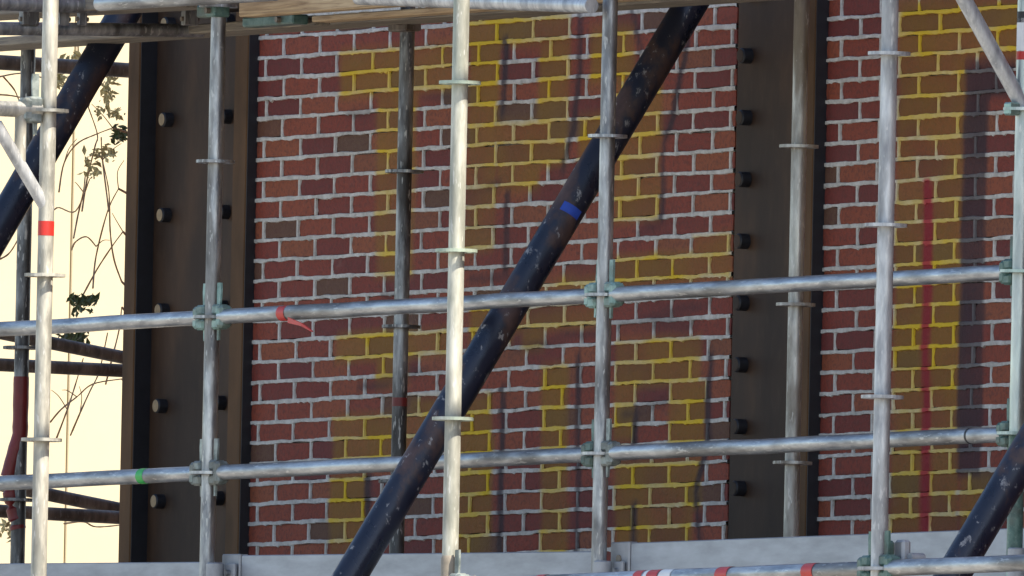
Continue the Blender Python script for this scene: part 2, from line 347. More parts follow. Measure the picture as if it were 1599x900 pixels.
def panel(name, label, x0, x1, even, pitch, rows, single, seed):
    t_ = thing(name, label, 'brick wall', ((x0+x1)/2, YW, ZB))
    r = random.Random(seed); off = Vector(t_.location)
    J = 0.0135; cache = {}; rest = MB(); tones = []; cand = []; perps = []
    for i in rows:
        zt = BZ0-BP*(i-1); zb = BZ0-BP*i; zc = (zt+zb)/2
        first = even if i % 2 == 0 else even-pitch/2
        n0 = int(math.floor((x0-first)/pitch)); xs = [first+k*pitch for k in range(n0, n0+int((x1-x0)/pitch)+3)]
        xs = [x+r.uniform(-.006, .006) for x in xs]
        for a, b in zip(xs, xs[1:]):
            if x0 < a < x1: perps.append((a, zb, zt))
            l = max(a+J/2, x0); h = min(b-J/2, x1)
            if h-l < 0.012: continue
            tn = 0.12+r.random()*0.72 if r.random() < 0.94 else r.uniform(0.87, 1.0)
            px, py = pix(((l+h)/2, YW, zc))
            vis = (h-l)
            if py < 45-0.067*(px-400) or py > 880 or px > 1640: vis -= 1
            if abs(px-(1082-0.592*py)) < 34: vis -= 0.4
            cand.append((vis, (l+h)/2, zc, h-l, tn, px, py))
    cand.sort(key=lambda q: -q[0])
    for q, (vis, xc, zc, wd, tn, px, py) in enumerate(cand):
        full = abs(wd-(pitch-J)) < 0.014
        if q < single and vis > -0.3:
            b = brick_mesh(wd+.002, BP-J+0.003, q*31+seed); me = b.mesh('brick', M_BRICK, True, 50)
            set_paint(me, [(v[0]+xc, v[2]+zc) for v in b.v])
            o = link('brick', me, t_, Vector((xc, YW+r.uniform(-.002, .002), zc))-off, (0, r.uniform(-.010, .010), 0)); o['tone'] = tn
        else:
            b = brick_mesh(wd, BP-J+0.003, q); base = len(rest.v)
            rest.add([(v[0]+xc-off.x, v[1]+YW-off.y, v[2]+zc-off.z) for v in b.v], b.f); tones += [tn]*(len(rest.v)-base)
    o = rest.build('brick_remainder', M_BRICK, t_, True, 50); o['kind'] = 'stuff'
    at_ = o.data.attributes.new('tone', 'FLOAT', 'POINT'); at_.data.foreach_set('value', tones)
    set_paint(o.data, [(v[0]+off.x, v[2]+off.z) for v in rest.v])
    # mortar: backing sheet, ragged bed joints and perpends
    mb = MB(); mb.box((x0-off.x, 0.022, ZB-off.z), (x1-off.x, 0.05, ZT-off.z))
    def strip(p0, p1, half, rag, step, proud, vert=False):
        L = abs(p1-p0); n = max(2, int(L/step)); a = [0.0]*(n+1); b2 = [0.0]*(n+1)
        wa = wb = 0.0
        for k in range(n+1):
            wa = wa*0.82+r.gauss(0, rag*0.42); wb = wb*0.82+r.gauss(0, rag*0.6)
            a[k] = half+wa; b2[k] = half+wb+(rag*1.6*abs(r.gauss(0, 1)) if r.random() < 0.10 else 0)
            a[k] = min(max(a[k], half*0.45), half*1.8); b2[k] = min(max(b2[k], half*0.45), half*2.2)
        return n, a, b2
    for i in rows:
        zc = BZ0-BP*i
        n, up, dn = strip(x0, x1, 0.0070, 0.0018, 0.012, 0.004)
        drift = 0; vs = []
        for k in range(n+1):
            x = x0+(x1-x0)*k/n; drift = drift*0.97+r.gauss(0, .0003); z = zc+drift; pr = -0.0035+r.gauss(0, .0008)
            vs += [(x-off.x, 0.004, z+up[k]-off.z), (x-off.x, pr, z+up[k]*.72-off.z), (x-off.x, pr, z-dn[k]*.78-off.z), (x-off.x, 0.004, z-dn[k]-off.z)]
        mb.add(vs, [(4*k+s, 4*k+s+1, 4*k+s+5, 4*k+s+4) for k in range(n) for s in range(3)])
    for (x, zb, zt) in perps:
        n, lf, rt = strip(zb, zt, 0.0074, 0.0011, 0.009, 0.003)
        vs = []
        for k in range(n+1):
            z = zb+(zt-zb)*k/n; pr = -0.002
            vs += [(x-lf[k]-off.x, 0.005, z-off.z), (x-lf[k]*.7-off.x, pr, z-off.z), (x+rt[k]*.7-off.x, pr, z-off.z), (x+rt[k]-off.x, 0.005, z-off.z)]
        mb.add(vs, [(4*k+s, 4*k+s+1, 4*k+s+5, 4*k+s+4) for k in range(n) for s in range(3)])
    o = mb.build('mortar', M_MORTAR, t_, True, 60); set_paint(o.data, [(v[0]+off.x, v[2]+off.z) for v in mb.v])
    return t_
ROWS = list(range(-7, 38))
panel('brick_wall', 'wide red brick wall panel with yellow graffiti between two steel columns', XL0, XL1, -4.04, BPX, ROWS, 300, 11)
panel('brick_wall', 'narrow red brick wall with red drip and dark painted bar at the right', XR0, XR1, -0.37, 0.2485, ROWS, 190, 23)

# ------------------------------------------------------------------ steel columns
def disc_bolt(L, rad):
    b = MB(); n = 18
    pts = [(0, rad), (-L+.004, rad), (-L, rad-.004)]
    vs = [(rr*math.cos(2*math.pi*k/n), y, rr*math.sin(2*math.pi*k/n)) for y, rr in pts for k in range(n)]
    fs = [(i*n+k, i*n+(k+1) % n, (i+1)*n+(k+1) % n, (i+1)*n+k) for i in range(2) for k in range(n)]
    return b.add(vs, fs)
def bolts(col, pts, L, rad, fmat):
    me = disc_bolt(L, rad).mesh('bolt', M_BOLTD, True, 35)
    n = 18; f = MB(); f.add([(0, -L-.0015, 0)]+[((rad-.004)*math.cos(2*math.pi*k/n), -L-.0006, (rad-.004)*math.sin(2*math.pi*k/n)) for k in range(n)], [(0, k+1, (k+1) % n+1) for k in range(n)])
    fm = f.mesh('bolt_face', fmat, True, 60)
    for p in pts:
        o = link('bolt', me, col, Vector(p)-Vector(col.location)); link('bolt_face', fm, o)
def X(px, Y, py=300): return at(px, py, Y).x
c1 = thing('steel_column', 'wide dark brown steel column with raised edges at the left end of the brick wall', 'steel column', (-4.7, YW, ZB))
YF, YWB = 1.012, 1.075
o_ = Vector(c1.location)
def cbox(name, lo, hi, mat, par, bev=0.004):
    o = Vector(par.location); return MB().box(tuple(Vector(lo)-o), tuple(Vector(hi)-o), bev).build(name, mat, par, True, 30)
xa, xb = X(196, YF), X(214, YF); xc, xd = X(362, YF), X(383, YF)
cbox('web_plate', (xb-0.01, YWB, ZB+.002), (xc+0.01, 1.13, ZT-.002), M_COL, c1)
cbox('flange', (xa, YF, ZB), (xb, 1.14, ZT), M_FLANGE, c1)
cbox('flange', (xc, YF, ZB), (xd, 1.14, ZT), M_FLANGE, c1)
cbox('side_shade', (xb+.0005, YF+.004, ZB+.001), (xb+.004, YWB+.01, ZT-.001), M_BOLTD, c1, 0)  # black sheet standing in for shade on the inner flange side
cbox('side_shade', (xd+.0005, YF+.003, ZB+.001), (xd+.004, 1.135, ZT-.001), M_BOLTD, c1, 0)  # shade of the outer flange side, put on as a black sheet
pts = []
for k in range(-1, 6):
    p = at(254-0.0215*148*k, 187+149*k, YWB-.03); pts.append((p.x, YWB, p.z))
    p = at(346-0.0215*148*k, 182+149*k, YWB-.03); pts.append((p.x, YWB, p.z))
bolts(c1, pts, 0.034, 0.024, M_BOLT)
c2 = thing('steel_column', 'dark brown steel column with a row of close-set bolts between the two brick panels', 'steel column', (-0.8, YW, ZB))
YP = 1.036; YF2 = 1.006
xa, xb = X(1147, YP), X(1252, YP); xd = X(1268, YF2)
cbox('face_plate', (xa, YP, ZB), (xb+0.01, 1.13, ZT), M_COL, c2)
cbox('flange', (xb+0.012, YF2, ZB+.002), (xd, 1.14, ZT-.002), M_FLANGE, c2)
cbox('side_shade', (xd+.0005, YF2+.003, ZB+.004), (xd+.004, 1.135, ZT-.004), M_BOLTD, c2, 0)  # black sheet for the shade beside the flange
pts = []
for k in range(-1, 10):
    p = at(1153-0.0215*96.5*k*0.75, 87+96.5*k, YP-.042); pts.append((p.x, YP, p.z))
bolts(c2, pts, 0.036, 0.025, M_COL)

# ------------------------------------------------------------------ raking pipes
SGN = 1
def raker(label, pa, pb, Ya, Yb, tape=None):
    a = at(*pa, Ya); b = atX(*pb, a.x)
    d = (b-a).normalized()
    top = a-d*((YW-0.02-a.y)/(-d.y) if abs(d.y) > 1e-6 else 1); top = a+d*((YW-0.05-a.y)/d.y)
    bot = a+d*((0.02-a.z)/d.z)
    t_ = thing('raking_pipe', label, 'steel pipe', bot, 'raking shores against the wall')
    k = 14; pts = [top.lerp(bot, i/k)-bot for i in range(k+1)]
    MB().tube(pts, 0.0525, 32).build('pipe', M_PIPE, t_)
    q = bot-bot; MB().box((-.15, -.15, -.015), (.15, .15, .02), .004).build('base_plate', M_PIPE, t_)
    if tape:
        f = (tape-a.z)/d.z; c = a+d*f
        e1 = Vector((1, 0, 0)); e2 = d.cross(e1).normalized(); vs = []; nn = 14
        for q in range(nn+1):
            th = math.radians(-24+q*76/nn) ; rv = (e1*math.cos(th)+e2*SGN*math.sin(th))
            for off in (-.016, .016): vs.append(c+d*off+rv*0.0533-bot)
        MB().add(vs, [(2*q, 2*q+1, 2*q+3, 2*q+2) for q in range(nn)]).build('tape_patch', M_BLUE, t_)
    return t_
raker('black raking steel pipe with blue tape band, crossing the middle brick panel', (1053, 50), (565, 870), 0.71, -0.42, at(885, 331, 0.3).z)
raker('black raking steel pipe left of the wide steel column, against the bright facade', (165, 70), (40, 285), 0.68, 0.39)
raker('rusty black raking pipe in the lower right corner', (1594, 720), (1505, 870), -0.22, -0.425)

# ------------------------------------------------------------------ scaffold: standards
TR = 0.02415
def rosette_mesh(mat):
    import bmesh
    bm = bmesh.new(); N = 32; rr = [0.0235, 0.0335, 0.0525, 0.0625]
    V = [[bm.verts.new((q*math.cos(2*math.pi*k/N), q*math.sin(2*math.pi*k/N), 0)) for k in range(N)] for q in rr]
    fs = []
    for i in range(3):
        for k in range(N):
            if i == 1 and (k % 4 in (0, 1, 2) if (k//4) % 2 == 0 else k % 4 in (0, 1)): continue
            k2 = (k+1) % N; fs.append(bm.faces.new((V[i][k], V[i][k2], V[i+1][k2], V[i+1][k])))
    e = bmesh.ops.extrude_face_region(bm, geom=fs); bmesh.ops.translate(bm, vec=(0, 0, 0.0095), verts=[v for v in e['geom'] if isinstance(v, bmesh.types.BMVert)])
    bmesh.ops.translate(bm, vec=(0, 0, -0.0048), verts=bm.verts); bmesh.ops.recalc_face_normals(bm, faces=bm.faces)
    me = bpy.data.meshes.new('rosette'); bm.to_mesh(me); bm.free(); me.materials.append(mat)
    return me
ROS = {}
def standard(label, x, y, zref, mat, group, top=2.6, bands=(), ks=range(-3, 5), rmat=None):
    s = thing('scaffold_standard', label, 'scaffold pole', (x, y, 0), group)
    n = 40; H = GZ+top; pts = [(0, 0, 0.02+(H-0.02)*i/n) for i in range(n+1)]
    MB().tube(pts, TR, 24).build('tube', mat, s)
    MB().box((-.075, -.075, 0), (.075, .075, .018), .003).build('base_plate', M_GALV, s)
    rm = rmat or mat
    if rm.name not in ROS: ROS[rm.name] = rosette_mesh(rm)
    for k in ks:
        z = zref+0.5*k
        if z < GZ+top: link('rosette', ROS[rm.name], s, (0, 0, z), (0, 0, 0.35))
    for (pz, h, bm_, nm) in bands:
        MB().tube([(0, 0, pz-h/2), (0, 0, pz+h/2)], TR+0.0008, 24, cap=False).build(nm, bm_, s)
    return s
def zpx(py, px, y): return at(px, py, y).z
BAY = 2.569; BAYR = 2.615; BX = -0.0658; BY = 0.73; FX, FY, FZ = 5.1399, -3.3884, -0.1437+GZ
GI, GB, GF = 'standards of the inner scaffold row', 'standards of the row against the wall', 'standards of the front scaffold row'
standard('bluish galvanised standard in front of the wide steel column', -BAY, 0, GZ, M_GALV, GI)
standard('mottled galvanised standard in the middle, in front of the top of the raking pipe', 0, 0, GZ, M_GALV, GI)
z1, z2 = zpx(88, 1590, 0), zpx(30, 1590, 0)
standard('green stained standard at the right edge with black, white and red label', BAYR, 0, GZ, M_GALVG, GI,
         bands=[(zpx(55, 1590, 0), 0.10, M_WHITE, 'label_band'), (z1, 0.026, M_RED, 'tape_band'), (zpx(28, 1590, 0), 0.034, M_BLACK, 'print_band'), (zpx(735, 1590, 0)-0.1, 0.42, M_HEADD, 'green_sleeve')])
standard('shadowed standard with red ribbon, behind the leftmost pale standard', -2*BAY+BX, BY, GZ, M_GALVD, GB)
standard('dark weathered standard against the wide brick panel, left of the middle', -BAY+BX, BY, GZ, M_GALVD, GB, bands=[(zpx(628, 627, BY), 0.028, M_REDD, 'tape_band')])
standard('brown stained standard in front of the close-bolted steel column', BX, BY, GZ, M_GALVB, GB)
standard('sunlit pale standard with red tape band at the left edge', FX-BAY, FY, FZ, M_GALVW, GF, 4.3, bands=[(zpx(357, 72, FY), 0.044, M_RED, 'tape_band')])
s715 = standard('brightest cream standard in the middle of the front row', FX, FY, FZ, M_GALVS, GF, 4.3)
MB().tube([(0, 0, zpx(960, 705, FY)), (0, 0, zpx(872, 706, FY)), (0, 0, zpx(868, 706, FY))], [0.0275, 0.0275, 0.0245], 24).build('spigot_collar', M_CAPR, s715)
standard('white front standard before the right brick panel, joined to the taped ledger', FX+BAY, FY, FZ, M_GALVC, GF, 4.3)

# ------------------------------------------------------------------ scaffold: ledgers with wedge heads
def head_mesh(mat):
    b = MB()
    for z0, z1 in ((0.006, 0.040), (-0.040, -0.006)):      # two jaws round the rosette
        b.box((0.028, -0.021, z0), (0.078, 0.021, z1), 0.007)
    b.box((0.060, -0.023, -0.036), (0.098, 0.023, 0.036), 0.009)
    return b.mesh('wedge_head', mat, True, 35)
def wedge_mesh(mat):
    b = MB(); b.add([(0.040, -.0035, -.075), (0.050, -.0035, -.075), (0.060, -.0035, .085), (0.034, -.0035, .085), (0.036, -.0035, .11), (0.058, -.0035, .11),
                     (0.040, .0035, -.075), (0.050, .0035, -.075), (0.060, .0035, .085), (0.034, .0035, .085), (0.036, .0035, .11), (0.058, .0035, .11)],
                    [(0, 1, 2, 3), (3, 2, 5, 4), (6, 9, 8, 7), (9, 10, 11, 8), (0, 6, 7, 1), (1, 7, 8, 2), (2, 8, 11, 5), (5, 11, 10, 4), (4, 10, 9, 3), (3, 9, 6, 0)])
    return b.mesh('wedge', mat, False)
HEAD = {M_HEAD.name: head_mesh(M_HEAD), M_HEADD.name: head_mesh(M_HEADD), M_GALV.name: head_mesh(M_HEADM)}
WEDGE = {M_HEAD.name: wedge_mesh(M_HEAD), M_HEADD.name: wedge_mesh(M_HEADD), M_GALV.name: wedge_mesh(M_HEADM)}
def ledger(label, a, b, mat, group, ends=(None, None), tape=(), rad=TR, wtilt=(0.0, 0.0)):
    a, b = Vector(a), Vector(b); L = (b-a).length; d = (b-a)/L
    t_ = thing('scaffold_ledger', label, 'scaffold tube', a, group)
    t_.rotation_euler = (0, -math.asin(d.z), math.atan2(d.y, d.x))
    n = max(3, int(L/0.2)); r = random.Random(int(L*1000+a.z*77)); g0 = 0.07 if ends[0] else 0; g1 = 0.07 if ends[1] else 0
    pts = [(g0+(L-g0-g1)*i/n, r.gauss(0, .0008), r.gauss(0, .0008)) for i in range(n+1)]
    MB().tube(pts, rad, 24, hollow=0.86).build('tube', mat, t_)
    for e, (x, rz) in zip(ends, ((0, 0), (L, math.pi))):
        if e:
            h = link('wedge_head', HEAD[e.name], t_, (x, 0, 0), (0, 0, rz)); link('wedge', WEDGE[e.name], h, (0, 0, 0), (0, wtilt[0 if rz == 0 else 1], 0))
    for (tp, wd, tm) in tape:
        MB().tube([(tp-wd/2, 0, 0), (tp+wd/2, 0, 0)], rad+0.0012, 24, cap=False).build('tape_band', tm, t_)
    return t_
GL = 'guard rails of the inner row'
def xi(px, py): return at(px, py, 0).x
HB = M_HEAD; HD = M_HEADD
ledger('upper guard rail left of the standard before the wide column', (-2*BAY, 0, GZ), (-BAY, 0, GZ), M_GALVX, GL, (HB, HB))
l1 = ledger('upper guard rail with knotted red ribbon crossing the wide brick panel', (-BAY, 0, GZ), (0, 0, GZ), M_GALVX, GL, (HB, HB), [(xi(447, 490)+BAY, 0.05, M_RED)], wtilt=(0.0, -0.12))
ledger('upper guard rail crossing the close-bolted column to the right edge', (0, 0, GZ), (BAYR, 0, GZ), M_GALVX, GL, (HB, HD))
ledger('lower guard rail with green tape at the left', (-2*BAY, 0, GZ-.5), (-BAY, 0, GZ-.5), M_GALVX, GL, (HB, M_GALV), [(xi(227, 741)+2*BAY, 0.045, M_GREEN)])
ledger('lower guard rail passing behind the raking pipe', (-BAY, 0, GZ-.5), (0, 0, GZ-.5), M_GALVX, GL, (M_GALV, HD))
l6 = ledger('lower guard rail with black cable tie towards the right edge', (0, 0, GZ-.5), (BAYR, 0, GZ-.5), M_GALVX, GL, (M_GALV, HD), [(xi(1517, 690), 0.012, M_BLACK)])
# ribbon tail on the red knot
p0 = at(449, 500, -0.03); p1 = at(470, 507, -0.035); p2 = at(487, 518, -0.03)
rb = MB(); o_ = Vector(l1.location)
for sgn in (0,):
    vs = []
    for p, wdt in ((p0, .009), (p1, .005), (p2, .0015)): vs += [p-o_+Vector((0, 0, wdt)), p-o_-Vector((0, 0, wdt)), p-o_+Vector((0.004, .003, wdt)), p-o_+Vector((.004, .003, -wdt))]
    rb.add(vs, [(0, 1, 5, 4), (4, 5, 9, 8), (2, 6, 7, 3), (6, 10, 11, 7), (0, 4, 6, 2), (4, 8, 10, 6), (1, 3, 7, 5), (5, 7, 11, 9)])
rb.build('ribbon_tail', M_RED, l1, False)
# front taped ledger
def xf(px, py): return at(px, py, FY).x-FX
ZF = FZ-1.0
ledger('front ledger with red and white tape at the bottom right', (FX, FY, ZF), (FX+BAY, FY, ZF), M_GALVX, 'front ledgers', (M_GALV, HD),
       [(xf(850, 900), .05, M_RED), (xf(1005, 897), .05, M_RED), (xf(1017, 897), .018, M_WHITE), (xf(1028, 897), .065, M_RED), (xf(1048, 896), .07, M_WHITE), (xf(1136, 893), .07, M_RED), (xf(1270, 888), .065, M_RED)])
ledger('front ledger in the bottom right corner beyond the white standard', (FX+BAY, FY, ZF), (FX+2*BAY, FY, ZF), M_GALVX, 'front ledgers', (HD, HD))

# ------------------------------------------------------------------ toe boards
def toe(label, pa, pb, Y, h=0.17):
    a, b = at(*pa, Y), at(*pb, Y)
    t_ = thing('toe_board', label, 'toe board', a, 'toe boards of the inner deck')
    t_.rotation_euler = (0, -math.atan2(b.z-a.z, b.x-a.x), 0)
    L = math.hypot(b.x-a.x, b.z-a.z)
    MB().box((0.125, 0, -h), (L, 0.028, 0), 0.003).build('board', M_TOE, t_, True, 30)
    f = MB().box((0, -0.004, -h), (0.120, 0.030, 0.004), 0.004).build('end_fitting', M_TOEB, t_, True, 30)
    n = 16; ho = MB().tube([(0.06, -0.010, -0.05), (0.06, 0.0, -0.05)], 0.013, n)
    ho.build('rivet', M_CAPR, f)
    return t_
toe('pale toe board at the bottom left, left of the standard before the wide column', (-260, 882), (336, 877.5), 0.045)
toe('pale toe board under the wide brick panel', (348, 867.5), (930, 861), 0.045)
toe('pale toe board at the bottom right', (955, 849), (1660, 822), 0.045)
br = [(336, 885, 'grey toe board bracket on the standard before the wide column'), (941, 882, 'grey toe board bracket on the middle mottled standard'), (1588, 862, 'grey toe board bracket on the green standard at the right edge')]
for px, py, lab in br:
    p = at(px, py, -0.005); b = thing('toe_board_bracket', lab, 'bracket', p, 'toe board brackets')
    MB().tube([(0, 0, -.09), (0, 0, .008), (0, 0, .012)], [.029, .029, .0245], 20).build('collar', M_TOEB, b)
    MB().box((.02, .028, -.09), (.075, .040, .010), .003).build('lug', M_TOEB, b, True, 30)
    MB().tube([(.045, .012, -.02), (.045, .03, -.02)], .010, 12).build('bolt', M_GALV, b)
# coupler on the white front standard
p = Vector((FX+BAY, FY, ZF)); b = thing('tube_coupler', 'green-grey coupler on the white front standard at the taped ledger', 'coupler', p)
MB().box((-.062, .03, .02), (-.025, .07, .085), .008).build('jaw', M_HEADD, b, True, 30)
MB().box((.03, .03, .01), (.085, .06, .085), .008).build('flap', M_TOEB, b, True, 30)
MB().tube([(.11, .04, .03), (.11, .085, .03)], .016, 12).build('bolt', M_TOEB, b)
p = at(712, 893, FY); b = thing('tube_coupler', 'tan rusty coupler at the foot of the brightest cream standard', 'coupler', p)
MB().box((-.05, -.02, -.05), (-.022, .03, .02), .006).build('jaw', M_CAPR, b, True, 30)
MB().tube([(.035, .03, -.02), (.06, .03, -.02)], .010, 12).build('bolt', M_GALV, b)

# ------------------------------------------------------------------ upper deck: boards, tubes
def board(label, pl, pr, Y, wd, th, mat, end=True):
    """board along X; pl and pr = photograph points on its lower back edge, at depth Y"""
    a, b = at(*pl, Y), at(*pr, Y)
    t_ = tag(link('scaffold_board', None) if 0 else thing('scaffold_board', label, 'scaffold board', a, 'boards of the upper deck'), label)
    t_.rotation_euler = (0, -math.atan2(b.z-a.z, b.x-a.x), 0); L = math.hypot(b.x-a.x, b.z-a.z)
    MB().box((0, -wd, 0), (L, 0, th), 0.004).build('plank', mat, t_, True, 30)
    return t_
board('grey dirty scaffold board nearest the wall, under the upper deck', (-60, 85), (1700, -31), 0.70, 0.18, 0.03, M_WOODG)
board('pale scaffold board whose end shows beside the wide column top', (398, 28), (1200, -30), 0.06, 0.06, 0.06, M_WOOD)
board('pale scaffold board whose end shows left of the dark weathered standard', (516, 36), (1500, -33), 0.34, 0.07, 0.020, M_WOOD)
board('tan scaffold board over the left end of the upper deck', (-60, 36), (345, 14), 0.30, 0.20, 0.045, M_WOODG)
board('dark sheet added to the upper deck, behind the gaps of the pale boards', (330, 22), (1700, -76), 0.66, 0.52, 0.018, M_DARKSHEET)  # added dark sheet that shows as dark lines between the boards
def loose_tube(label, pa, pb, Ya, Yb, mat, rad=TR, group=None, hollow=0.86, name='scaffold_tube'):
    a, b = at(*pa, Ya), at(*pb, Yb); n = 8
    t_ = tag(MB().tube([a.lerp(b, i/n)-a for i in range(n+1)], rad, 24, hollow=hollow).build(name, mat), label, 'scaffold tube', group); t_.location = a; return t_
for i_, lab in enumerate(('lower deck board under the guard rails, beside the toe boards', 'lower deck board along the middle of the walkway', 'lower deck board nearest the wall')):
    t_ = thing('scaffold_board', lab, 'scaffold board', (-2*BAY, 0.085+i_*0.215, GZ-1.03), 'boards of the lower deck')
    MB().box((0, 0, 0), (3*BAY, .205, .045), .004).build('plank', M_WOODG, t_, True, 30)
GU = 'tubes under the upper deck'
loose_tube('galvanised tube with open end above the wide column top', (156, 6), (430, -10), -0.10, -0.10, M_GALVX, TR, GU)
loose_tube('shiny galvanised tube with open end above the middle of the wide panel', (560, -4), (924, 9), -0.12, -0.10, M_GALVC, TR, GU, 0)
loose_tube('galvanised transom tube ending left of the bluish standard', (-90, 44), (316, 48), -0.35, 0.58, M_GALV, 0.022, GU)
loose_tube('upper cross tube at the top left corner', (-90, 3), (150, 10), -0.4, 0.15, M_GALV, 0.024, GU)
for lab, px, ww in (('short grey hanger post left of the leftmost pale standard top', 45, 0.03), ('short grey hanger post right of the leftmost pale standard top', 98, 0.02), ('short grey hanger post between the tubes above the raking pipe', 128, 0.016), ('short grey hanger post near the wide column top', 296, 0.026)):
    Yh = -0.14+(px/316)*0.62
    a, b = at(px, 40, Yh), at(px, 10, Yh)
    h = thing('hanger_post', lab, 'hanger', a, 'hanger posts of the upper deck')
    MB().box((-ww*.5, -ww, 0), (ww*.5, ww, (b-a).z), .003).build('plate', M_GALV, h, True, 30)
    MB().tube([(0, -ww-.006, .02), (0, ww+.006, .02)], .008, 10).build('pin', M_DARKTUBE, h)
# green clip, black clips under the boards
for lab, px, py, Yc, mat, sx, sz in (('dark green bracket under the end of the pale board', 430, 33, .30, M_HEADD, .17, .016), ('black clip on top of the dark weathered standard', 632, 36, .70, M_DARKTUBE, .06, .028),
                                     ('dark clamp at the top of the bluish standard', 333, 18, -.005, M_HEADD, .06, .020), ('rusty hanger clip above the red bricks between the pale boards', 492, 33, .40, M_WOODG, .05, .016), ('pale rosette clip left of the mottled standard top', 934, 12, .2, M_WOODG, .03, .012)):
    b = thing('deck_bracket', lab, 'bracket', at(px, py, Yc))
    MB().box((-sx, -.03, -sz), (sx, .03, sz), .005).build('body', mat, b, True, 30)
    MB().tube([(sx*.5, -.045, 0), (sx*.5, -.028, 0)], .010, 10).build('pin', M_DARKTUBE, b)

# ------------------------------------------------------------------ console brackets
PX = FX-BAY
cb = thing('console_bracket', 'pale tubular console bracket on the leftmost pale standard', 'bracket', (PX, FY, FZ+.5))
MB().tube([(0, -0.03, 0), (0, -0.75, 0)], TR, 24).build('top_tube', M_GALVW, cb)
a, b = atX(72, 326, PX), atX(-6, 194, PX)
MB().tube([a-cb.location, b-cb.location, b+(b-a)*0.0-cb.location], TR*.8, 24).build('brace', M_GALVC, cb)
a, b = at(40, 180, FY-.095), at(37, 268, FY-.085); MB().tube([Vector((0, a.y-FY, 0)), Vector((0, a.y-FY, (b-a).z))], .018, 20).build('upright', M_GALVW, cb)
h = link('wedge_head', HEAD[M_GALV.name], cb, (0, 0, 0), (0, 0, -math.pi/2)); link('wedge', WEDGE[M_GALV.name], h)
cb = thing('console_bracket', 'bluish diagonal bracket tube at the top right corner', 'bracket', (BAYR, 0, GZ+.5))
a, b = atX(1605, 180, BAYR), atX(1506, 0, BAYR); e = b+(b-a)*1.3
MB().tube([a-cb.location, b-cb.location, e-cb.location], TR, 24).build('brace', M_GALVC, cb)
MB().tube([Vector((0, -.03, e.z-cb.location.z)), Vector((0, e.y-.05, e.z-cb.location.z))], TR, 24).build('top_tube', M_GALV, cb)
MB().box((-.02, -.06, -.02), (.02, -.02, .02), .005).build('end_lug', M_GALVG, cb, True, 30)

# ------------------------------------------------------------------ tubes and ribbon behind, at the left
GT = 'dark tubes round the corner at the left'
def backtube(label, pa, pb, Xa, Xb, rad, mat=None):
    a, b = atX(*pa, Xa), atX(*pb, Xb); n = 8
    t_ = tag(MB().tube([a.lerp(b, i/n)-a for i in range(n+1)], rad, 20, hollow=0.86).build('scaffold_tube', mat or M_DARKTUBE), label, 'scaffold tube', GT); t_.location = a; return t_
backtube('dark level tube high behind the raking pipe at the left', (-60, 94), (230, 112), -5.9, -5.9, .025)
backtube('dark level tube just below the upper guard rail at the left', (-60, 567), (230, 581), -5.9, -5.9, .022)
backtube('dark level tube just below the lower guard rail at the left', (-60, 795), (230, 811), -5.9, -5.9, .022)
backtube('dark sloping tube below the upper guard rail at the left', (-60, 508), (230, 566), -6.1, -6.1, .022)
backtube('dark sloping tube below the lower guard rail at the left', (-60, 745), (230, 804), -6.1, -6.1, .022)
rx, ry = -2*BAY+BX, BY
def zr(py): return at(42, py, BY).z
rib = thing('red_ribbon', 'red plastic ribbon wound round the shadowed left standard', 'ribbon', (rx, ry, 0))
rr = random.Random(3)
for nm, ya, yb in (('wrap', 588, 745), ('tail', 752, 826)):
    zs = [zr(ya+(yb-ya)*i/14) for i in range(15)]
    MB().tube([(0 - (0.02*max(0, i-8)/6 if nm == 'wrap' else 0.02*(1-i/14)), -(0.03*max(0, i-8)/6 if nm == 'wrap' else 0.03*(1-i/14)), z) for i, z in enumerate(zs)], [0.0252+rr.uniform(0, .002)-(0.012*(i % 5 == 2) if nm == 'tail' else 0) for i in range(15)], 20, cap=True).build(nm, M_REDD, rib)

# ------------------------------------------------------------------ cream facade and the climbing plant in front of it
XB = -30.0
fc = thing('clad_building', 'bright cream building with vertical cladding joints, far left behind the scaffold', 'building', (XB, 17, 0))
j = atX(110, 450, XB).y-17
MB().box((-8, -14, 0), (-0.05, 14, 15.5)).build('wall_core', M_GAP, fc, False)
pw = 0.62
pm = MB().box((-.05, 0.003, .3), (0, pw-.003, 15.5), .004).mesh('panel', M_CREAM, False)
for k in range(-12, 12): link('panel', pm, fc, (0, j+k*pw, 0))
MB().box((-8.2, -14.2, 15.5), (.15, 14.2, 15.8), .01).build('roof_edge', M_WHITE, fc, False)

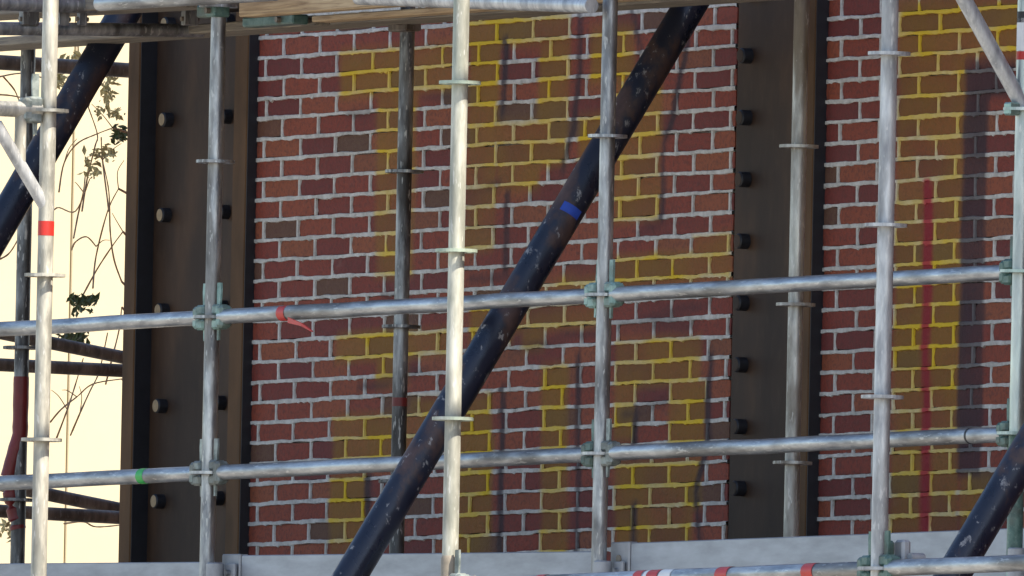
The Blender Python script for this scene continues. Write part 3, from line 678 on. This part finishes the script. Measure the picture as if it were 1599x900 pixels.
pl = thing('climbing_shrub', 'bare brown twigs with sparse leaves before the cream facade', 'shrub', (-9, 3.0, 0))
XP = -9.0; o_ = Vector(pl.location)
def bp(px, py, dx=0.0): return atX(px, py, XP+dx)-o_
def smooth(pts, n=6):
    P = [pts[0]]+pts+[pts[-1]]; out = []
    for i in range(1, len(P)-2):
        for k in range(n):
            s = k/n; a, b, c_, d = P[i-1], P[i], P[i+1], P[i+2]
            out.append(0.5*((2*b)+(c_-a)*s+(2*a-5*b+4*c_-d)*s*s+(3*b-a-3*c_+d)*s**3))
    return out+[pts[-1]]
TW = [[(92, 300), (100, 255), (120, 225), (150, 210), (176, 200)], [(128, 330), (136, 280), (148, 230), (152, 210), (138, 168)], [(145, 450), (150, 400), (168, 330), (185, 295)], [(170, 330), (160, 250), (158, 215)],
      [(190, 440), (178, 405), (172, 360), (170, 300), (160, 250)], [(130, 460), (152, 420), (175, 385), (192, 362)], [(112, 390), (118, 378), (135, 370), (150, 385)], [(115, 372), (122, 335), (130, 300), (133, 275)],
      [(88, 685), (105, 640), (118, 600), (130, 560)], [(110, 680), (125, 645), (140, 612), (155, 580), (168, 520)], [(78, 660), (95, 640), (120, 620), (145, 600), (190, 592)], [(0, 405), (15, 395), (30, 370), (40, 345)],
      [(0, 148), (20, 150), (44, 155)], [(5, 120), (22, 140), (30, 158)], [(100, 818), (130, 815), (150, 823), (190, 820)], [(0, 120), (40, 115), (90, 130)], [(165, 600), (175, 560), (186, 515), (190, 480)], [(90, 120), (118, 95), (122, 75), (118, 40)], [(70, 355), (88, 325), (118, 330), (140, 280)]]
for tw in TW:
    pts = smooth([bp(x, y, R.uniform(-.25, .25)) for x, y in tw]); n = len(pts)
    MB().tube(pts, [0.0029*(1-0.45*i/n)+R.uniform(0, .0008) for i in range(n)], 7).build('twig', M_TWIG, pl)
for q in range(14):
    tw = TW[q % 12]; x, y = tw[R.randrange(1, len(tw))]; an = R.uniform(-2.6, -0.5); L = R.uniform(25, 60)
    pts = smooth([bp(x, y), bp(x+math.cos(an)*L*.5+R.uniform(-6, 6), y+math.sin(an)*L*.5), bp(x+math.cos(an)*L, y+math.sin(an)*L+R.uniform(0, 12))])
    MB().tube(pts, [.0020*(1-.5*i/len(pts)) for i in range(len(pts))], 6).build('twig', M_TWIG, pl)
st = smooth([Vector((0.2, .2, 0)), Vector((.1, .3, 2)), Vector((0, .3, 4)), bp(250, 1150), bp(240, 900), bp(232, 600), bp(238, 300), bp(228, 60)])
MB().tube(st, [0.022*(1-.7*i/len(st)) for i in range(len(st))], 8).build('stem', M_TWIG, pl)
for tp, my in (((176, 200), 240), ((185, 295), 340), ((192, 362), 420), ((190, 592), 640), ((190, 480), 540), ((190, 820), 860), ((190, 440), 500)):
    pts = smooth([bp(236, my), bp(212, (my+tp[1])/2-6), bp(*tp)]); MB().tube(pts, [.006*(1-.4*i/len(pts)) for i in range(len(pts))], 7).build('twig', M_TWIG, pl)
def leafset(name, spots, mat, n, sz):
    b = MB()
    for (px, py, sp) in spots:
        for _ in range(n):
            c = bp(px+R.gauss(0, sp), py+R.gauss(0, sp*.8), R.uniform(-.1, .1))
            u = Vector((R.gauss(0, 1), R.gauss(0, 1), R.gauss(0, 1))).normalized(); v_ = u.orthogonal().normalized(); s = sz*R.uniform(.6, 1.3); w_ = u.cross(v_)*s*.12
            b.add([c-u*s, c-v_*s*.45-w_, c+u*s*1.1, c+v_*s*.45-w_, c+w_], [(0, 1, 4), (1, 2, 4), (2, 3, 4), (3, 0, 4)])
    o = b.build(name, mat, pl, False); o['kind'] = 'stuff'
leafset('dry_leaves', [(168, 150, 8), (162, 172, 10), (182, 178, 6), (148, 245, 8), (145, 265, 8), (168, 238, 8), (172, 128, 7), (92, 130, 7), (95, 118, 5), (118, 92, 6), (10, 818, 8), (18, 830, 6), (100, 96, 5)], M_LEAF, 20, 0.016)
leafset('green_leaves', [(130, 478, 9), (140, 470, 7), (120, 522, 9), (128, 530, 7), (186, 208, 7), (186, 215, 6), (108, 528, 6), (115, 470, 5)], M_LEAFG, 22, 0.017)

# ------------------------------------------------------------------ front scaffold above the picture: unseen boards added for shade, and end tubes
def shade_board(x0, x1, y0, z, lab):
    t_ = thing('scaffold_board', lab, 'scaffold board', (x0, y0, z), 'unseen boards added for shade')  # boards out of view, added to shade the white front standard
    MB().box((0, 0, 0), (x1-x0, .29, .045), .004).build('plank', M_WOOD, t_, True, 30)
for i, lab in enumerate(('outermost', 'second', 'third', 'innermost')): shade_board(8.55, 13.2, -3.34+i*.30, GZ+2.75, lab+' added shade board high above the taped ledger')
for xx, side in ((FX+BAY, 'white front standard'), (FX, 'brightest cream standard')):
    for zz, lev in ((3.62, 'upper'), (2.63, 'lower')):
        t_ = tag(MB().tube([(0, -.1, 0), (0, 1.3, 0)], TR, 20, hollow=.86).build('scaffold_tube', M_GALV), lev+' end rail tube on the '+side+', above the picture', 'scaffold tube', 'end rails of the front scaffold')
        t_.location = (xx+.05, FY, GZ+zz)

# ------------------------------------------------------------------ render settings
SC.render.engine = 'CYCLES'
SC.cycles.max_bounces = 5; SC.cycles.diffuse_bounces = 3; SC.cycles.glossy_bounces = 3
